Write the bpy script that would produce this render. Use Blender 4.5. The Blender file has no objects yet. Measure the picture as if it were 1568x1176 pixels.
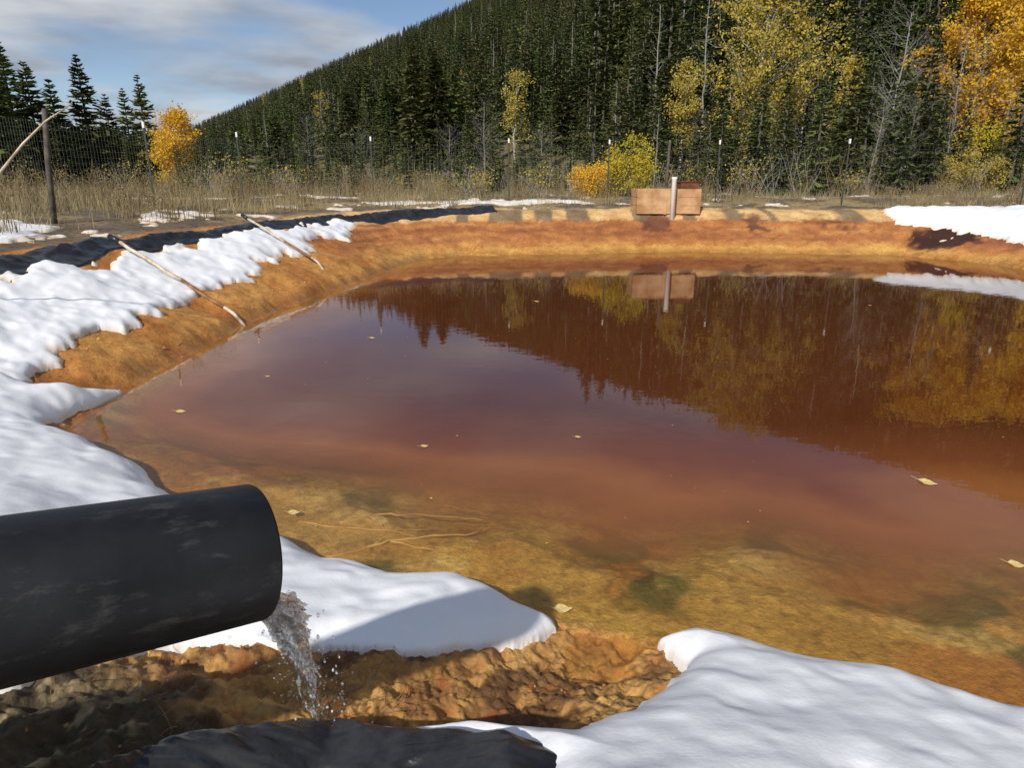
import bpy, math, random
import numpy as np
from mathutils import Vector, Matrix
random.seed(7); rng=np.random.default_rng(7)
PITCH=math.radians(17.0); CS,SN=math.cos(PITCH),math.sin(PITCH); CAMZ=1.9; FPX=1045.0

# ---------------------------------------------------------------- helpers
def ray(px,py):
    dx=(px-784)/FPX; dy=(588-py)/FPX
    return np.array([dx, CS+dy*SN, -SN+dy*CS])
def onplane(px,py,z=0.0):
    d=ray(px,py); t=(CAMZ-z)/(-d[2]); return (d[0]*t,d[1]*t)
def vnoise(x,y,seed=0):
    xi=np.floor(x); yi=np.floor(y); fx=x-xi; fy=y-yi
    xi=xi.astype(np.int64); yi=yi.astype(np.int64)
    def hsh(a,b):
        h=(a*374761393+b*668265263+seed*974634777)&0xffffffff
        h=((h^(h>>13))*(1274126177&0x3fffffff))&0xffffffff
        h=((h^(h>>16))*668265263)&0xffffffff
        h=h^(h>>15)
        return h/4294967296.0
    u=fx*fx*fx*(fx*(fx*6-15)+10); v=fy*fy*fy*(fy*(fy*6-15)+10)
    a=hsh(xi,yi);b=hsh(xi+1,yi);c=hsh(xi,yi+1);d=hsh(xi+1,yi+1)
    return (a*(1-u)+b*u)*(1-v)+(c*(1-u)+d*u)*v
def fbm(x,y,f,octv=3,seed=0):
    s=0;a=1;n=0
    for i in range(octv):
        c,sn=math.cos(i*1.1+.4),math.sin(i*1.1+.4)
        s=s+a*(vnoise((x*c-y*sn)*f+17.3*i,(x*sn+y*c)*f-9.1*i,seed+i)-.5)*2; n+=a; a*=.5; f*=2.03
    return s/n
def sst(a,b,x):
    t=np.clip((x-a)/(b-a),0,1); return t*t*(3-2*t)
def sdpoly(x,y,poly):
    """signed distance, positive inside"""
    P=np.array(poly); n=len(P); d=np.full(x.shape,1e9); ins=np.zeros(x.shape,bool)
    for i in range(n):
        ax,ay=P[i];bx,by=P[(i+1)%n]
        ex,ey=bx-ax,by-ay; L=ex*ex+ey*ey+1e-12
        t=np.clip(((x-ax)*ex+(y-ay)*ey)/L,0,1)
        d=np.minimum(d,(x-ax-t*ex)**2+(y-ay-t*ey)**2)
        c=((ay>y)!=(by>y)); xx=ax+(y-ay)*ex/(ey if abs(ey)>1e-12 else 1e-12)
        ins^=(c&(x<xx))
    d=np.sqrt(d); return np.where(ins,d,-d)
def lineD(x,y,pts):
    d=np.full(x.shape,1e9)
    for (ax,ay),(bx,by) in zip(pts[:-1],pts[1:]):
        ex,ey=bx-ax,by-ay; L=ex*ex+ey*ey+1e-12
        t=np.clip(((x-ax)*ex+(y-ay)*ey)/L,0,1)
        d=np.minimum(d,(x-ax-t*ex)**2+(y-ay-t*ey)**2)
    return np.sqrt(d)

# ---------------------------------------------------------------- pond outline
sh=[(95,652,0),(140,620,0),(180,600,0),(240,567,0),(300,540,0),(375,498,0),(440,470,0),(500,447,0),(570,425,0),
    (620,403,0),(650,395,0),(720,391,0),(850,389,0),(1000,386,0),(1120,386,0),(1250,388,0),(1370,390,0),(1440,396,0),(1500,402,0),(1568,412,0)]
SHORE=[onplane(*p) for p in sh]+[(12.0,12.5),(12.2,9),(10.5,5.5),(7,3),(4,2.0)]
SHORE+=[onplane(*p) for p in [(1568,1098,.05),(1450,1070,.05),(1300,1032,.05),(1180,1005,.05),(1080,988,.05),(1000,985,.03),(930,972,.03),
   (860,965,.04),(790,935,.05),(700,905,.05),(600,897,.05),(500,877,.05),(430,840,.05),(330,800,.05),(240,752,.05),(170,705,.05),(110,670,.05)]]
CH=[(-.60,1.40),(-.25,1.72),(.15,2.05),(.55,2.5)]
AZT=[-180,-90,-60,-35,-27,-23.4,-19,-14,-8,-2.6,10,25,40,60,90,180]
TNT=[.0,.0,.0,.012,.026,.050,.088,.128,.172,.215,.29,.35,.38,.38,.3,.0]

def hgt(x,y,full=False):
    ds=-sdpoly(x,y,SHORE)                         # positive outside water
    wn=1-sst(4.0,6.0,y)
    nearmask=wn*(1-sst(5,8,np.abs(x)))
    ds=ds+ .07*fbm(x,y,1.3,3,3)*(1+1.2*(1-wn)) + .03*fbm(x,y,7,2,5)
    o=np.maximum(ds,0); i=np.maximum(-ds,0)
    t=o/2.6
    zb=1.0*np.where(t<.85,t,.85+.15*(1-np.exp(-(t-.85)/.15*1.0))) + .16*sst(2.8,6.5,o)
    zb=zb+.06*sst(.0,.25,o)*(1-sst(.5,1.4,o))
    zn=.34*o; zn=np.where(o<1.3,zn,.442+.16*(1-np.exp(-(o-1.3)/.8)))
    land=zb*(1-wn)+zn*wn
    inr=.05*i+.17*np.maximum(i-.6,0)
    bed=-(1-np.exp(-(inr*wn+.50*i*(1-wn))/1.2))*1.2
    bed=bed+ wn*sst(.1,.6,i)*(.065*fbm(x,y,1.5,3,11)+.014*fbm(x,y,7,3,13))
    bed=np.minimum(bed,-.05*np.minimum(i,.4))
    z=np.where(ds>0,land,bed)
    dc=lineD(x,y,CH)
    z=z-.09*np.exp(-(dc/.22)**2)*sst(-.1,.3,ds)
    # embankment carrying the pipe
    z=z+.66*np.exp(-(((x+2.15)/.85)**2+((y+.15)/.8)**2))
    z=z+.10*np.exp(-(((x+1.35)/.35)**2+((y-1.10)/.22)**2))
    wm=nearmask*sst(-.15,.05,ds)*(1-sst(3,5,o))
    z=z+wm*mudz(x,y)
    z=z+(1-nearmask)*sst(-.3,.5,ds)*(.05*fbm(x,y,1.1,3,41)+(.024+.03*sst(12,16,y))*(1-np.abs(fbm(x,y,2.6,3,42))-.7)+.016*fbm(x,y,8,3,43))
    az=np.degrees(np.arctan2(x,y)); r=np.hypot(x,y)
    tn=np.interp(az,AZT,TNT)
    g=np.clip((r-40)/480,0,1)
    hz=tn*520*g**1.05*(1-.45*sst(540,1400,r))
    z=z+hz+ sst(60,150,r)*(2.5*fbm(x,y,.02,3,51))*np.clip(tn*8,0.0,1) + sst(14,40,r)*.25*fbm(x,y,.12,2,53)*(1-nearmask)*sst(3,8,o)
    if full: return z,ds,wn,nearmask,dc
    return z
def mudz(x,y):
    r1=1-np.abs(fbm(x,y,3.6,3,21)); r2=1-np.abs(fbm(x,y,10,3,25)); r3=np.abs(fbm(x,y,22,3,28))
    return .085*(r1-.72)+.042*(r2-.7)-.024*(r3-.25)+.008*fbm(x,y,55,2,31)
def survey(px,py,off=0.0,zmax=80):
    d=ray(px,py); t=np.geomspace(.8,zmax,3500)
    X=d[0]*t;Y=d[1]*t;Z=CAMZ+d[2]*t
    k=np.argmax(Z<hgt(X,Y)+off)
    return (X[k],Y[k],Z[k])
def H1(x,y): return float(hgt(np.array([float(x)]),np.array([float(y)]))[0])

# ---------------------------------------------------------------- mesh building
def build(name,parts,mats,smooth=False,attrs=None,parent=None):
    vs=[];fs=[];mi=[];o=0
    for v,f,m in parts:
        v=np.asarray(v,dtype=np.float64).reshape(-1,3);f=np.asarray(f,dtype=np.int64).reshape(-1,4)
        vs.append(v);fs.append(f+o);mi.append(np.full(len(f),m));o+=len(v)
    v=np.concatenate(vs);f=np.concatenate(fs);mi=np.concatenate(mi)
    me=bpy.data.meshes.new(name); me.vertices.add(len(v)); me.vertices.foreach_set("co",v.astype(np.float32).ravel())
    me.loops.add(4*len(f)); me.loops.foreach_set("vertex_index",f.astype(np.int32).ravel())
    me.polygons.add(len(f)); me.polygons.foreach_set("loop_start",np.arange(0,4*len(f),4,dtype=np.int32))
    me.update(calc_edges=True)
    me.polygons.foreach_set("material_index",mi.astype(np.int32))
    me.polygons.foreach_set("use_smooth",np.full(len(f),smooth))
    if attrs:
        for k,a in attrs.items():
            if a.ndim==1:
                at=me.attributes.new(k,'FLOAT','POINT'); at.data.foreach_set("value",a.astype(np.float32))
            else:
                at=me.attributes.new(k,'FLOAT_COLOR','POINT')
                c=np.concatenate([a,np.ones((len(a),1))],1); at.data.foreach_set("color",c.astype(np.float32).ravel())
    for m in mats: me.materials.append(m)
    ob=bpy.data.objects.new(name,me)
    if parent!='NOLINK': bpy.context.scene.collection.objects.link(ob)
    if parent is not None and parent!='NOLINK': ob.parent=parent
    return ob
def tube(pts,rads,n=5,m=0,closed=False):
    pts=np.asarray(pts,float); k=len(pts)
    if np.isscalar(rads): rads=np.full(k,rads)
    tg=np.gradient(pts,axis=0); tg/=np.linalg.norm(tg,axis=1)[:,None]+1e-9
    ref=np.where(np.abs(tg[:,2:3])>.9,np.array([[1,0,0.]]),np.array([[0,0,1.]]))
    a=np.cross(tg,ref); a/=np.linalg.norm(a,axis=1)[:,None]+1e-9; b=np.cross(tg,a)
    th=np.arange(n)/n*2*math.pi
    V=pts[:,None,:]+np.asarray(rads)[:,None,None]*(a[:,None,:]*np.cos(th)[None,:,None]+b[:,None,:]*np.sin(th)[None,:,None])
    i=np.arange(k-1)[:,None]*n; j=np.arange(n)[None,:]; j2=(j+1)%n
    F=np.stack([i+j,i+j2,i+n+j2,i+n+j],-1).reshape(-1,4)
    V=V.reshape(-1,3)
    if closed:
        c0=len(V); V=np.vstack([V,pts[0],pts[-1]])
        ex=[]
        for q in range(0,n,2):
            ex.append([c0,(q+2)%n,(q+1)%n,q]); e=(k-1)*n; ex.append([c0+1,e+q,e+(q+1)%n,e+(q+2)%n])
        F=np.vstack([F,np.array(ex)])
    return (V,F,m)
def boxpart(cx,cy,cz,sx,sy,sz,m=0,rot=0):
    v=np.array([[x,y,z] for x in(-.5,.5) for y in(-.5,.5) for z in(-.5,.5)])*np.array([sx,sy,sz])
    c,s=math.cos(rot),math.sin(rot); v=np.stack([v[:,0]*c-v[:,1]*s,v[:,0]*s+v[:,1]*c,v[:,2]],1)+np.array([cx,cy,cz])
    f=[[0,1,3,2],[4,6,7,5],[0,4,5,1],[2,3,7,6],[0,2,6,4],[1,5,7,3]]
    return (v,f,m)
def leaves(C,A,B,m):
    V=np.stack([C-A,C+B-.1*A,C+A,C-B-.1*A],1).reshape(-1,3)
    return (V,np.arange(len(V)).reshape(-1,4),m)
def unit(n):
    v=rng.normal(size=(n,3)); return v/np.linalg.norm(v,axis=1)[:,None]

# ---------------------------------------------------------------- materials
def newmat(name):
    m=bpy.data.materials.new(name); m.use_nodes=True; nt=m.node_tree
    return m,nt,nt.nodes['Principled BSDF']
def N(nt,t,**k):
    n=nt.nodes.new(t)
    for a,b in k.items():
        if hasattr(n,a): setattr(n,a,b)
        else: n.inputs[a].default_value=b
    return n
def noisecol(nt,scale,c1,c2,detail=6,lo=.35,hi=.65,vec='Object',rough=.6):
    tc=N(nt,'ShaderNodeTexCoord'); no=N(nt,'ShaderNodeTexNoise'); no.inputs['Scale'].default_value=scale; no.inputs['Detail'].default_value=detail
    no.inputs['Roughness'].default_value=rough
    nt.links.new(tc.outputs[vec],no.inputs['Vector'])
    r=N(nt,'ShaderNodeValToRGB'); r.color_ramp.elements[0].position=lo; r.color_ramp.elements[1].position=hi
    r.color_ramp.elements[0].color=(*c1,1); r.color_ramp.elements[1].color=(*c2,1)
    nt.links.new(no.outputs['Fac'],r.inputs['Fac']); return r,no,tc
def simple(name,c1,c2,scale=20,rough=.8,bump=0.0,bscale=60,bdist=.01,spec=.3):
    m,nt,b=newmat(name); r,no,tc=noisecol(nt,scale,c1,c2); nt.links.new(r.outputs[0],b.inputs['Base Color'])
    b.inputs['Roughness'].default_value=rough; b.inputs['Specular IOR Level'].default_value=spec
    if bump>0:
        n2=N(nt,'ShaderNodeTexNoise'); n2.inputs['Scale'].default_value=bscale; n2.inputs['Detail'].default_value=6
        nt.links.new(tc.outputs['Object'],n2.inputs['Vector'])
        bp=N(nt,'ShaderNodeBump'); bp.inputs['Strength'].default_value=bump; bp.inputs['Distance'].default_value=bdist
        nt.links.new(n2.outputs['Fac'],bp.inputs['Height']); nt.links.new(bp.outputs[0],b.inputs['Normal'])
    return m
def groundmat():
    m,nt,b=newmat('ground_soil')
    at=N(nt,'ShaderNodeAttribute'); at.attribute_name='Col'
    r,no,tc=noisecol(nt,22,(.58,.55,.52),(1.25,1.25,1.25),8,.3,.7,rough=.7)
    n3=N(nt,'ShaderNodeTexNoise'); n3.inputs['Scale'].default_value=2.2; n3.inputs['Detail'].default_value=5; nt.links.new(tc.outputs['Object'],n3.inputs['Vector'])
    r3=N(nt,'ShaderNodeValToRGB'); r3.color_ramp.elements[0].position=.35; r3.color_ramp.elements[1].position=.65
    r3.color_ramp.elements[0].color=(.84,.74,.66,1); r3.color_ramp.elements[1].color=(1.1,1.1,1.06,1); nt.links.new(n3.outputs['Fac'],r3.inputs['Fac'])
    mx=N(nt,'ShaderNodeMix',data_type='RGBA',blend_type='MULTIPLY'); mx.inputs[0].default_value=1
    nt.links.new(at.outputs['Color'],mx.inputs[6]); nt.links.new(r.outputs[0],mx.inputs[7])
    m2=N(nt,'ShaderNodeMix',data_type='RGBA',blend_type='MULTIPLY'); m2.inputs[0].default_value=1
    nt.links.new(mx.outputs[2],m2.inputs[6]); nt.links.new(r3.outputs[0],m2.inputs[7]); nt.links.new(m2.outputs[2],b.inputs['Base Color'])
    wt=N(nt,'ShaderNodeAttribute'); wt.attribute_name='wet'
    mr=N(nt,'ShaderNodeMapRange'); mr.inputs[3].default_value=.9; mr.inputs[4].default_value=.30; nt.links.new(wt.outputs['Fac'],mr.inputs[0]); nt.links.new(mr.outputs[0],b.inputs['Roughness'])
    b.inputs['Specular IOR Level'].default_value=.3
    n2=N(nt,'ShaderNodeTexNoise'); n2.inputs['Scale'].default_value=45; n2.inputs['Detail'].default_value=9; n2.inputs['Roughness'].default_value=.7; nt.links.new(tc.outputs['Object'],n2.inputs['Vector'])
    bp=N(nt,'ShaderNodeBump'); bp.inputs['Strength'].default_value=.75; bp.inputs['Distance'].default_value=.02
    nt.links.new(n2.outputs['Fac'],bp.inputs['Height']); nt.links.new(bp.outputs[0],b.inputs['Normal'])
    return m
def snowmat():
    m,nt,b=newmat('snow_surface'); b.inputs['Roughness'].default_value=.55
    b.inputs['Specular IOR Level'].default_value=.25
    tc=N(nt,'ShaderNodeTexCoord'); n=N(nt,'ShaderNodeTexNoise'); n.inputs['Scale'].default_value=60; n.inputs['Detail'].default_value=7; nt.links.new(tc.outputs['Object'],n.inputs['Vector'])
    n2=N(nt,'ShaderNodeTexNoise'); n2.inputs['Scale'].default_value=9; n2.inputs['Detail'].default_value=4; nt.links.new(tc.outputs['Object'],n2.inputs['Vector'])
    b1=N(nt,'ShaderNodeBump'); b1.inputs['Strength'].default_value=.3; b1.inputs['Distance'].default_value=.005; nt.links.new(n.outputs['Fac'],b1.inputs['Height'])
    b2=N(nt,'ShaderNodeBump'); b2.inputs['Strength'].default_value=.15; b2.inputs['Distance'].default_value=.012; nt.links.new(n2.outputs['Fac'],b2.inputs['Height'])
    nt.links.new(b1.outputs[0],b2.inputs['Normal']); nt.links.new(b2.outputs[0],b.inputs['Normal'])
    at=N(nt,'ShaderNodeAttribute'); at.attribute_name='dirt'
    mx=N(nt,'ShaderNodeMix',data_type='RGBA'); mx.inputs[6].default_value=(.88,.89,.91,1); mx.inputs[7].default_value=(.62,.42,.2,1)
    nt.links.new(at.outputs['Fac'],mx.inputs[0]); nt.links.new(mx.outputs[2],b.inputs['Base Color'])
    return m
def watermat():
    m,nt,b=newmat('pond_water'); nt.nodes.remove(b); out=nt.nodes['Material Output']
    at=N(nt,'ShaderNodeAttribute'); at.attribute_name='depth'
    tc=N(nt,'ShaderNodeTexCoord')
    nz=N(nt,'ShaderNodeTexNoise'); nz.inputs['Scale'].default_value=.8; nz.inputs['Detail'].default_value=5; nt.links.new(tc.outputs['Object'],nz.inputs['Vector'])
    ma=N(nt,'ShaderNodeMath',operation='MULTIPLY_ADD'); ma.inputs[1].default_value=.36; ma.inputs[2].default_value=-.18; nt.links.new(nz.outputs['Fac'],ma.inputs[0])
    sm=N(nt,'ShaderNodeMath',operation='ADD'); nt.links.new(at.outputs['Fac'],sm.inputs[0]); nt.links.new(ma.outputs[0],sm.inputs[1])
    cr=N(nt,'ShaderNodeValToRGB'); e=cr.color_ramp.elements; e[0].position=.02; e[0].color=(.38,.18,.05,1); e[1].position=.75; e[1].color=(.104,.029,.010,1)
    q=e.new(.14); q.color=(.31,.115,.032,1); q=e.new(.36); q.color=(.175,.053,.018,1)
    nt.links.new(sm.outputs[0],cr.inputs['Fac'])
    df=N(nt,'ShaderNodeBsdfDiffuse'); nt.links.new(cr.outputs[0],df.inputs['Color'])
    tr=N(nt,'ShaderNodeBsdfTransparent'); tr.inputs['Color'].default_value=(.97,.92,.78,1)
    s2=N(nt,'ShaderNodeMath',operation='MULTIPLY_ADD'); s2.inputs[1].default_value=.45; nt.links.new(ma.outputs[0],s2.inputs[0]); nt.links.new(at.outputs['Fac'],s2.inputs[2])
    op=N(nt,'ShaderNodeMapRange'); op.inputs[1].default_value=.01; op.inputs[2].default_value=.22; op.inputs[3].default_value=.02; op.inputs[4].default_value=1
    nt.links.new(s2.outputs[0],op.inputs[0])
    mx=N(nt,'ShaderNodeMixShader'); nt.links.new(op.outputs[0],mx.inputs[0]); nt.links.new(tr.outputs[0],mx.inputs[1]); nt.links.new(df.outputs[0],mx.inputs[2])
    gl=N(nt,'ShaderNodeBsdfGlossy'); gl.inputs['Roughness'].default_value=.0
    # Schlick reflectance (same from both sides of the surface)
    lw=N(nt,'ShaderNodeLayerWeight'); lw.inputs['Blend'].default_value=.5
    pw=N(nt,'ShaderNodeMath',operation='POWER'); pw.inputs[1].default_value=4.7; nt.links.new(lw.outputs['Facing'],pw.inputs[0])
    fr=N(nt,'ShaderNodeMath',operation='MULTIPLY_ADD'); fr.inputs[1].default_value=.97; fr.inputs[2].default_value=.028; nt.links.new(pw.outputs[0],fr.inputs[0])
    mp=N(nt,'ShaderNodeMapping'); mp.inputs['Scale'].default_value=(1.0,1.6,1); nt.links.new(tc.outputs['Object'],mp.inputs[0])
    r1=N(nt,'ShaderNodeTexNoise'); r1.inputs['Scale'].default_value=5; r1.inputs['Detail'].default_value=2.5; nt.links.new(mp.outputs[0],r1.inputs['Vector'])
    bp=N(nt,'ShaderNodeBump'); bp.inputs['Strength'].default_value=.18; bp.inputs['Distance'].default_value=.0035; nt.links.new(r1.outputs['Fac'],bp.inputs['Height'])
    nt.links.new(bp.outputs[0],gl.inputs['Normal']); nt.links.new(bp.outputs[0],lw.inputs['Normal'])
    m2=N(nt,'ShaderNodeMixShader'); nt.links.new(fr.outputs[0],m2.inputs[0]); nt.links.new(mx.outputs[0],m2.inputs[1]); nt.links.new(gl.outputs[0],m2.inputs[2])
    nt.links.new(m2.outputs[0],out.inputs['Surface']); return m
def foliage(name,c1,c2,scale=1.2,trans=.25,useinst=True):
    m,nt,b=newmat(name); nt.nodes.remove(b); out=nt.nodes['Material Output']
    r,no,tc=noisecol(nt,scale,c1,c2,3,.35,.65)
    oi=N(nt,'ShaderNodeObjectInfo'); hv=N(nt,'ShaderNodeHueSaturation')
    a=N(nt,'ShaderNodeMapRange'); a.inputs[3].default_value=.5; a.inputs[4].default_value=1.5; nt.links.new(oi.outputs['Random'],a.inputs[0]); nt.links.new(a.outputs[0],hv.inputs['Value'])
    mm=N(nt,'ShaderNodeMath',operation='MULTIPLY'); mm.inputs[1].default_value=7.31; nt.links.new(oi.outputs['Random'],mm.inputs[0])
    fr=N(nt,'ShaderNodeMath',operation='FRACT'); nt.links.new(mm.outputs[0],fr.inputs[0])
    h=N(nt,'ShaderNodeMapRange'); h.inputs[3].default_value=.46; h.inputs[4].default_value=.515; nt.links.new(fr.outputs[0],h.inputs[0])
    if useinst: nt.links.new(h.outputs[0],hv.inputs['Hue'])
    else: a.inputs[3].default_value=.95; a.inputs[4].default_value=1.05
    nt.links.new(r.outputs[0],hv.inputs['Color'])
    df=N(nt,'ShaderNodeBsdfDiffuse'); nt.links.new(hv.outputs[0],df.inputs[0])
    if trans>0:
        tl=N(nt,'ShaderNodeBsdfTranslucent'); nt.links.new(hv.outputs[0],tl.inputs[0])
        mx=N(nt,'ShaderNodeMixShader'); mx.inputs[0].default_value=trans; nt.links.new(df.outputs[0],mx.inputs[1]); nt.links.new(tl.outputs[0],mx.inputs[2]); nt.links.new(mx.outputs[0],out.inputs['Surface'])
    else: nt.links.new(df.outputs[0],out.inputs['Surface'])
    return m
M_ground=groundmat(); M_snow=snowmat(); M_water=watermat()
M_needle=foliage('pine_needles',(.080,.110,.040),(.150,.180,.062),1.2,.2)
M_bark=simple('bark',(.06,.05,.04),(.15,.13,.11),6)
M_grey=simple('weathered_wood_grey',(.17,.155,.14),(.33,.31,.28),6)
M_aspbark=simple('aspen_bark',(.25,.24,.20),(.45,.43,.37),8)
M_leafY=foliage('leaf_yellow',(.66,.42,.04),(.85,.58,.07),.8,.4,False)
M_leafO=foliage('leaf_orange',(.64,.38,.04),(.84,.54,.06),.8,.4,False)
M_leafOl=foliage('leaf_olive',(.38,.31,.08),(.62,.48,.09),.8,.35,False)
M_leafG=foliage('leaf_lime',(.48,.42,.05),(.74,.58,.06),.8,.4,False)
M_straw=foliage('straw',(.24,.19,.10),(.50,.42,.24),2,.3,False)
M_weed=foliage('weed_brown',(.18,.13,.07),(.36,.28,.15),2,.2,False)
M_liner=simple('black_liner',(.010,.010,.011),(.035,.035,.037),5,.33,.5,14,.02,.5)
M_steel=simple('post_green_steel',(.03,.04,.03),(.07,.08,.06),10,.6)
M_white=simple('white_paint',(.74,.73,.70),(.82,.81,.79),10,.5)
M_wire=simple('wire_mesh',(.10,.10,.09),(.2,.2,.19),10,.5)
M_stain=simple('stained_wood',(.36,.19,.08),(.58,.36,.19),3,.8,.4,30,.01)
M_rust=simple('rust',(.10,.035,.015),(.2,.08,.03),8,.85,.4,40,.01)
M_stick=simple('bleached_wood',(.40,.28,.16),(.70,.62,.50),9,.7,.4,50,.004)
M_stickr=simple('wet_wood',(.16,.07,.03),(.36,.18,.08),9,.6,.4,50,.004)
M_stickw=simple('silted_wood',(.36,.19,.06),(.54,.36,.14),9,.8,.4,50,.004)
M_leafD=simple('dead_leaf',(.50,.33,.10),(.75,.60,.27),40,.6)

# ---------------------------------------------------------------- terrain
fr=np.arange(-44,44.01,.16); bk=np.arange(46,315,2.0)
ang=np.radians(np.concatenate([fr,bk])); na=len(ang)
rr=np.unique(np.concatenate([np.geomspace(.05,.9,18),np.geomspace(.9,7,500),np.geomspace(7,30,270),np.geomspace(30,1600,200)])); nr=len(rr)
Rg,Ag=np.meshgrid(rr,ang,indexing='ij'); GX=(Rg*np.sin(Ag)).ravel(); GY=(Rg*np.cos(Ag)).ravel()
GZ,DS,WN,NM,DC=hgt(GX,GY,True)
i=np.arange(nr-1)[:,None]; j=np.arange(na)[None,:]; j2=(j+1)%na
FQ=np.stack([i*na+j,i*na+j2,(i+1)*na+j2,(i+1)*na+j],-1).reshape(-1,4)
def mixc(a,b,t): return a*(1-t)[:,None]+np.asarray(b)[None,:]*t[:,None]
n1=fbm(GX,GY,1.1,4,61); n2=fbm(GX,GY,5,4,63); n3=fbm(GX,GY,.35,3,65); n4=fbm(GX,GY,16,3,67)
col=np.tile(np.array([.60,.305,.085]),(len(GX),1))
col=mixc(col,[.52,.215,.055],sst(-.1,.4,n1)); col=mixc(col,[.43,.17,.042],sst(.15,.4,n2)*.6)
col=mixc(col,[.30,.12,.035],sst(.25,.5,n4)*sst(.0,.2,DS)*.45)
# far bank layering (mineral stain lines at old water levels)
wf=sst(13,16,GY)*sst(-.1,.1,DS)
col=mixc(col,[.46,.185,.062],wf*sst(.2,.3,GZ+.05*n1)*.9)
stripe=vnoise(GZ*16+n1*1.6,GX*.45+GY*.1,77); col=mixc(col,[.28,.10,.040],wf*sst(.25,.35,GZ)*sst(.55,.8,stripe)*.7); col=mixc(col,[.60,.33,.11],wf*sst(.25,.35,GZ)*(1-sst(.15,.35,stripe))*.6)
col=mixc(col,[.30,.11,.045],wf*sst(.18,.3,GZ)*sst(.12,.35,n2+.3*n1)*.55)
col=mixc(col,[.72,.48,.22],wf*sst(.70,.74,GZ+.06*n2))
col=mixc(col,[.62,.35,.10],wf*(1-sst(.13,.18,GZ+.06*n2)))
st=vnoise(GX*1.5,GY*.15,71); col=mixc(col,[.15,.06,.035],wf*sst(.66,.76,st+.14*n2)*sst(.40,.5,GZ+.14*n2)*(1-sst(.82,.9,GZ+.14*n2))*sst(1,3,GX)*.9)
st2=vnoise(GX*2.2,GY*.1,75); col=mixc(col,[.18,.14,.09],wf*sst(.60,.66,st2)*sst(.66,.72,GZ)*(1-sst(.95,1.0,GZ))*.85)
pt=np.exp(-(((GX-10.9)/.9)**2+((GY-17.4)/.8)**2)); col=mixc(col,[.06,.022,.014],sst(.3,.55,pt+.25*n2)*sst(-.05,.05,DS))
# wet edge
col=mixc(col,[.34,.15,.042],(1-sst(.02,.22,DS+.1*n2))*sst(-.02,.02,DS)*(1-WN)*.7)
# near mud
wmud=WN*sst(-.05,.25,DS)
col=mixc(col,[.34,.165,.06],wmud)
col=mixc(col,[.62,.37,.12],wmud*sst(-.1,.3,n1+.6*sst(-.6,.6,GX))*sst(-.35,.25,n2+.15))
col=mixc(col,[.11,.048,.025],wmud*sst(.10,.38,n2)*.8)
col=mixc(col,[.48,.16,.05],wmud*sst(.2,.5,n4)*.45)
wd=WN*sst(1.2,1.5,DS+.35*(-GX-.75)+.1*n1)*sst(-.0,.2,DS)
col=mixc(col,[.11,.085,.05],wd*(GY<3)); col=mixc(col,[.46,.39,.22],wd*sst(.15,.35,n4)*.7); col=mixc(col,[.035,.028,.02],wd*sst(.1,.4,n2)*.6)
# bed
bed=sst(-.0,.12,-DS)
bc=np.tile(np.array([.56,.36,.10]),(len(GX),1)); bc=mixc(bc,[.50,.24,.06],sst(0,.4,n1)); gz=fbm(GX,GY,2.1,3,81); bc=mixc(bc,[.12,.135,.028],sst(.14,.36,gz)*.85)
bc=mixc(bc,[.72,.52,.19],sst(.12,.4,fbm(GX,GY,2.6,4,85))*.8); bc=mixc(bc,[.28,.17,.05],sst(.2,.5,n4)*.5)
col=col*(1-bed)[:,None]+bc*bed[:,None]
# outside the crest
wo=(1-WN)*sst(2.75,3.05,DS+.1*n2); wo=np.maximum(wo,WN*sst(3.0,4.5,DS))
oc=np.tile(np.array([.17,.135,.10]),(len(GX),1)); oc=mixc(oc,[.36,.28,.15],sst(-.2,.2,n1)*sst(10,18,np.hypot(GX,GY))); oc=mixc(oc,[.08,.065,.045],sst(.1,.5,n4)*.6)
RG=np.hypot(GX,GY)
oc=mixc(oc,[.15,.13,.06],sst(28,50,RG)); oc=mixc(oc,[.24,.19,.12],sst(60,90,RG)*sst(.1,.5,fbm(GX,GY,.03,3,91)))
oc=mixc(oc,[.75,.78,.82],sst(50,70,RG)*sst(.30,.42,fbm(GX,GY,.09,3,93)))
col=col*(1-wo)[:,None]+oc*wo[:,None]
wet=np.clip((1-sst(.0,.25,DS))*.9+WN*.7*sst(-.3,.3,n2),0,1)
build('ground',[(np.stack([GX,GY,GZ],1),FQ,0)],[M_ground],True,{'Col':col,'wet':wet})
# water
keep=np.all(DS[FQ]<.30,axis=1)|np.any(DS[FQ]<.05,axis=1)
def sub(fq,keepf,V,attrs):
    f=fq[keepf]; u,inv=np.unique(f,return_inverse=True); return V[u],inv.reshape(-1,4),{k:a[u] for k,a in attrs.items()}
V,F,A=sub(FQ,keep,np.stack([GX,GY,np.zeros_like(GX)],1),{'depth':np.clip(-GZ,0,1.2)})
build('pond_water_surface',[(V,F,0)],[M_water],True,A)

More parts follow.
